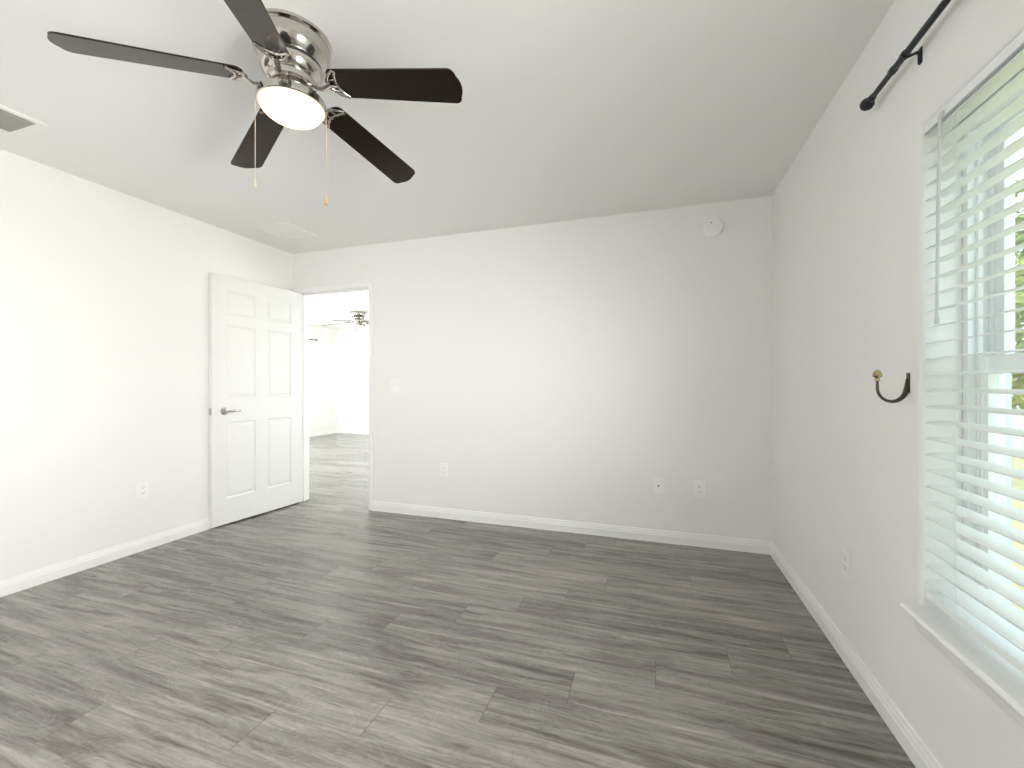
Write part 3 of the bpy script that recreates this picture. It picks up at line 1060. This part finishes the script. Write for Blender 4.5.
cx = on_wall('cable_plate', (0.037, YB, 0.409), (1, 0, 0), (0, -1, 0), 'white cable wall plate with one dark round jack, between two outlets', 'wall plate')
plate_mesh(0.072, 0.116).build('cover_plate', M['plastic'], cx)
jk = MB().lathe([(0.0042, 0.006), (0.0058, 0.006), (0.0058, 0.014), (0.0040, 0.014), (0.0038, 0.010), (0.0, 0.010)], (0, 0.004, 0), 18, cap=False)
jk.build('jack', M['slot'], cx)
for z in (0.042, -0.042):
    MB().lathe([(0, 0.006), (0.003, 0.006), (0.003, 0.0072), (0, 0.0074)], (0, z, 0), 12, cap=False).build('screw', M['plastic'], cx)

sw = on_wall('light_switch', (-2.197, YB, 1.141), (1, 0, 0), (0, -1, 0), 'white double light switch on the back wall right of the doorway', 'light switch')
plate_mesh(0.116, 0.116).build('cover_plate', M['plastic'], sw)
for x in (-0.023, 0.023):
    tg = MB().box((x - 0.005, -0.0125, 0.0055), (x + 0.005, 0.0125, 0.0072), bev=0.0006)
    tg.prism([(-0.0035, 0.0), (0.0035, 0.0), (0.0035, 0.010), (-0.0035, 0.010)], lambda a, b, t, x=x: (x + a, b * 0.9 - 0.001 + t * 0.4, 0.0065 + t), 0.0, 0.011)
    tg.build('toggle', M['plastic'], sw, bevel=0.0006)
    for z in (0.030, -0.030):
        MB().lathe([(0, 0.006), (0.003, 0.006), (0.003, 0.0072), (0, 0.0074)], (x, z, 0), 12, cap=False).build('screw', M['plastic'], sw)

sd = on_wall('smoke_detector', (0.402, YB, 2.262), (1, 0, 0), (0, -1, 0), 'round white smoke detector high on the back wall near the corner', 'smoke detector')
MB().lathe([(0.0, 0.0), (0.066, 0.0), (0.067, 0.003), (0.067, 0.010), (0.064, 0.012)], seg=56, cap=False).build('base', M['plastic'], sd, smooth=40)
MB().lathe([(0.0635, 0.0105), (0.0655, 0.014), (0.0650, 0.024), (0.0600, 0.033), (0.0520, 0.036), (0.050, 0.0352), (0.047, 0.0352), (0.045, 0.0365), (0.0, 0.0385)], seg=56, cap=False).build('cover', M['plastic'], sd, smooth=30)
MB().lathe([(0.0, 0.0365), (0.0046, 0.0365), (0.0046, 0.0382), (0.0, 0.0386)], (-0.016, 0.026, 0), 16, cap=False).build('sensor', M['slot'], sd)
MB().lathe([(0.0, 0.037), (0.009, 0.037), (0.009, 0.0392), (0.0, 0.0398)], (-0.010, 0.008, 0), 20, cap=False).build('test_button', M['plastic'], sd)

# ceiling return grille (grey, top left) and white supply register (near the door)
gr = empty('return_grille', (-2.98, 0.90, H), label='grey slatted return air grille on the ceiling at the left edge', cat='air vent')
x0, x1, y0, y1 = -0.145, 0.140, -0.40, 0.375
f = MB()
for lo, hi in (((x0, y0), (x1, y0 + 0.030)), ((x0, y1 - 0.030), (x1, y1)), ((x0, y0 + 0.030), (x0 + 0.030, y1 - 0.030)), ((x1 - 0.030, y0 + 0.030), (x1, y1 - 0.030))):
    f.box((lo[0], lo[1], -0.008), (hi[0], hi[1], 0), bev=0.002)
f.build('frame', M['ceiling'], gr)
MB().box((x0 + 0.028, y0 + 0.028, -0.001), (x1 - 0.028, y1 - 0.028, 0)).build('duct_opening', M['duct'], gr, smooth=0)
lv = MB()
y = y0 + 0.040
while y < y1 - 0.034:
    lv.add([(x0 + 0.030, y, -0.001), (x1 - 0.045, y, -0.001), (x1 - 0.045, y + 0.009, -0.0075), (x0 + 0.030, y + 0.009, -0.0075),
            (x0 + 0.030, y + 0.0015, -0.001), (x1 - 0.045, y + 0.0015, -0.001), (x1 - 0.045, y + 0.0105, -0.0075), (x0 + 0.030, y + 0.0105, -0.0075)],
           [(0, 1, 2, 3), (4, 5, 6, 7), (0, 1, 5, 4), (2, 3, 7, 6), (0, 3, 7, 4), (1, 2, 6, 5)])
    y += 0.0125
lv.box((x1 - 0.047, y0 + 0.030, -0.008), (x1 - 0.040, y1 - 0.030, -0.001))
lv.build('louvers', M['grille'], gr, smooth=0)

sr = empty('supply_register', (-2.94, 2.80, H), label='white ceiling air register near the corner above the open door', cat='air vent')
f = MB()
hx_, hy_ = 0.185, 0.165
for lo, hi in (((-hx_, -hy_), (hx_, -hy_ + 0.028)), ((-hx_, hy_ - 0.028), (hx_, hy_)), ((-hx_, -hy_ + 0.028), (-hx_ + 0.028, hy_ - 0.028)), ((hx_ - 0.028, -hy_ + 0.028), (hx_, hy_ - 0.028))):
    f.box((lo[0], lo[1], -0.007), (hi[0], hi[1], 0), bev=0.002)
f.build('frame', M['ceiling'], sr)
lv = MB()
y = -hy_ + 0.030
while y < hy_ - 0.035:
    lv.add([(-hx_ + 0.028, y, -0.001), (hx_ - 0.028, y, -0.001), (hx_ - 0.028, y + 0.014, -0.005), (-hx_ + 0.028, y + 0.014, -0.005),
            (-hx_ + 0.028, y, -0.0002), (hx_ - 0.028, y, -0.0002), (hx_ - 0.028, y + 0.014, -0.0042), (-hx_ + 0.028, y + 0.014, -0.0042)],
           [(0, 1, 2, 3), (4, 5, 6, 7), (0, 1, 5, 4), (2, 3, 7, 6), (0, 3, 7, 4), (1, 2, 6, 5)])
    y += 0.0135
lv.build('louvers', M['ceiling'], sr, smooth=0)

# ------------------------------------------------------------------ outside, seen in slivers through the blind
struct(MB().box((XO, -8, -0.45), (40, 40, -0.30)).build('ground', M['lawn'], smooth=0), 'yellow-green sunlit lawn outside the window', 'lawn')


def tree(loc, hgt, rad, label, seed):
    r_ = random.Random(seed)
    root = empty('tree', loc, label=label, cat='tree', group='trees outside')
    tr = MB()
    pts = [(0, 0, 0), (0.05, 0.02, hgt * 0.25), (0.0, 0.06, hgt * 0.5), (0.08, 0.03, hgt * 0.8)]
    tr.tube(pts, [0.17, 0.13, 0.10, 0.04], 12)
    for k in range(7):
        a = r_.uniform(0, 2 * PI)
        z = hgt * r_.uniform(0.35, 0.65)
        tr.tube([(0.03, 0.04, z), (rad * 0.35 * math.cos(a), rad * 0.35 * math.sin(a), z + 0.4), (rad * 0.75 * math.cos(a), rad * 0.75 * math.sin(a), z + 0.9)], [0.05, 0.035, 0.015], 8)
    tr.build('trunk', M['bark'], root, smooth=60)
    lf = MB()
    for k in range(5200):
        # clusters of leaves through the crown volume
        while True:
            p = Vector((r_.uniform(-1, 1), r_.uniform(-1, 1), r_.uniform(-1, 1)))
            if p.length < 1 and noise.noise(p * 2.3 + Vector((seed, 0, 0))) > -0.10:
                break
        c = Vector((p.x * rad, p.y * rad, hgt * 0.62 + p.z * hgt * 0.40))
        a = Vector((r_.uniform(-1, 1), r_.uniform(-1, 1), r_.uniform(-0.6, 0.6))).normalized()
        b = a.cross(Vector((r_.uniform(-1, 1), r_.uniform(-1, 1), r_.uniform(-1, 1)))).normalized()
        s = r_.uniform(0.06, 0.12)
        t = a.cross(b) * s * 0.18
        lf.add([c - a * s, c + b * s * 0.45 + t, c + a * s, c - b * s * 0.45 + t], [(0, 1, 2), (0, 2, 3)])
    o = lf.build('foliage', M['leaf'], root, smooth=0)
    return root


tree((5.35, 8.05, -0.3), 4.4, 1.5, 'leafy yellow-green tree outside, seen between the blind slats at the right edge', 3)

hs = empty('neighbor_house', (10.5, 15.0, -0.3), label='low white neighbouring house beyond the lawn outside the window', cat='house')
MB().box((-4.0, -2.5, 0), (4.0, 2.5, 1.95)).build('walls', M['house'], hs, smooth=0)
MB().add([(-4.4, -2.9, 1.95), (4.4, -2.9, 1.95), (4.4, 2.9, 1.95), (-4.4, 2.9, 1.95), (-3.0, 0, 2.9), (3.0, 0, 2.9)],
         [(0, 1, 5, 4), (2, 3, 4, 5), (0, 4, 3), (1, 2, 5), (3, 2, 1, 0)]).build('roof', M['house'], hs, smooth=0)
for x in (-2.2, 0.6, 2.6):
    wn = MB().box((x - 0.5, -2.54, 0.8), (x + 0.5, -2.50, 1.7), bev=0.01).build('window', M['vinyl'], hs)
    MB().box((x - 0.42, -2.55, 0.88), (x + 0.42, -2.535, 1.62)).build('pane', M['darkglass'], wn, smooth=0)
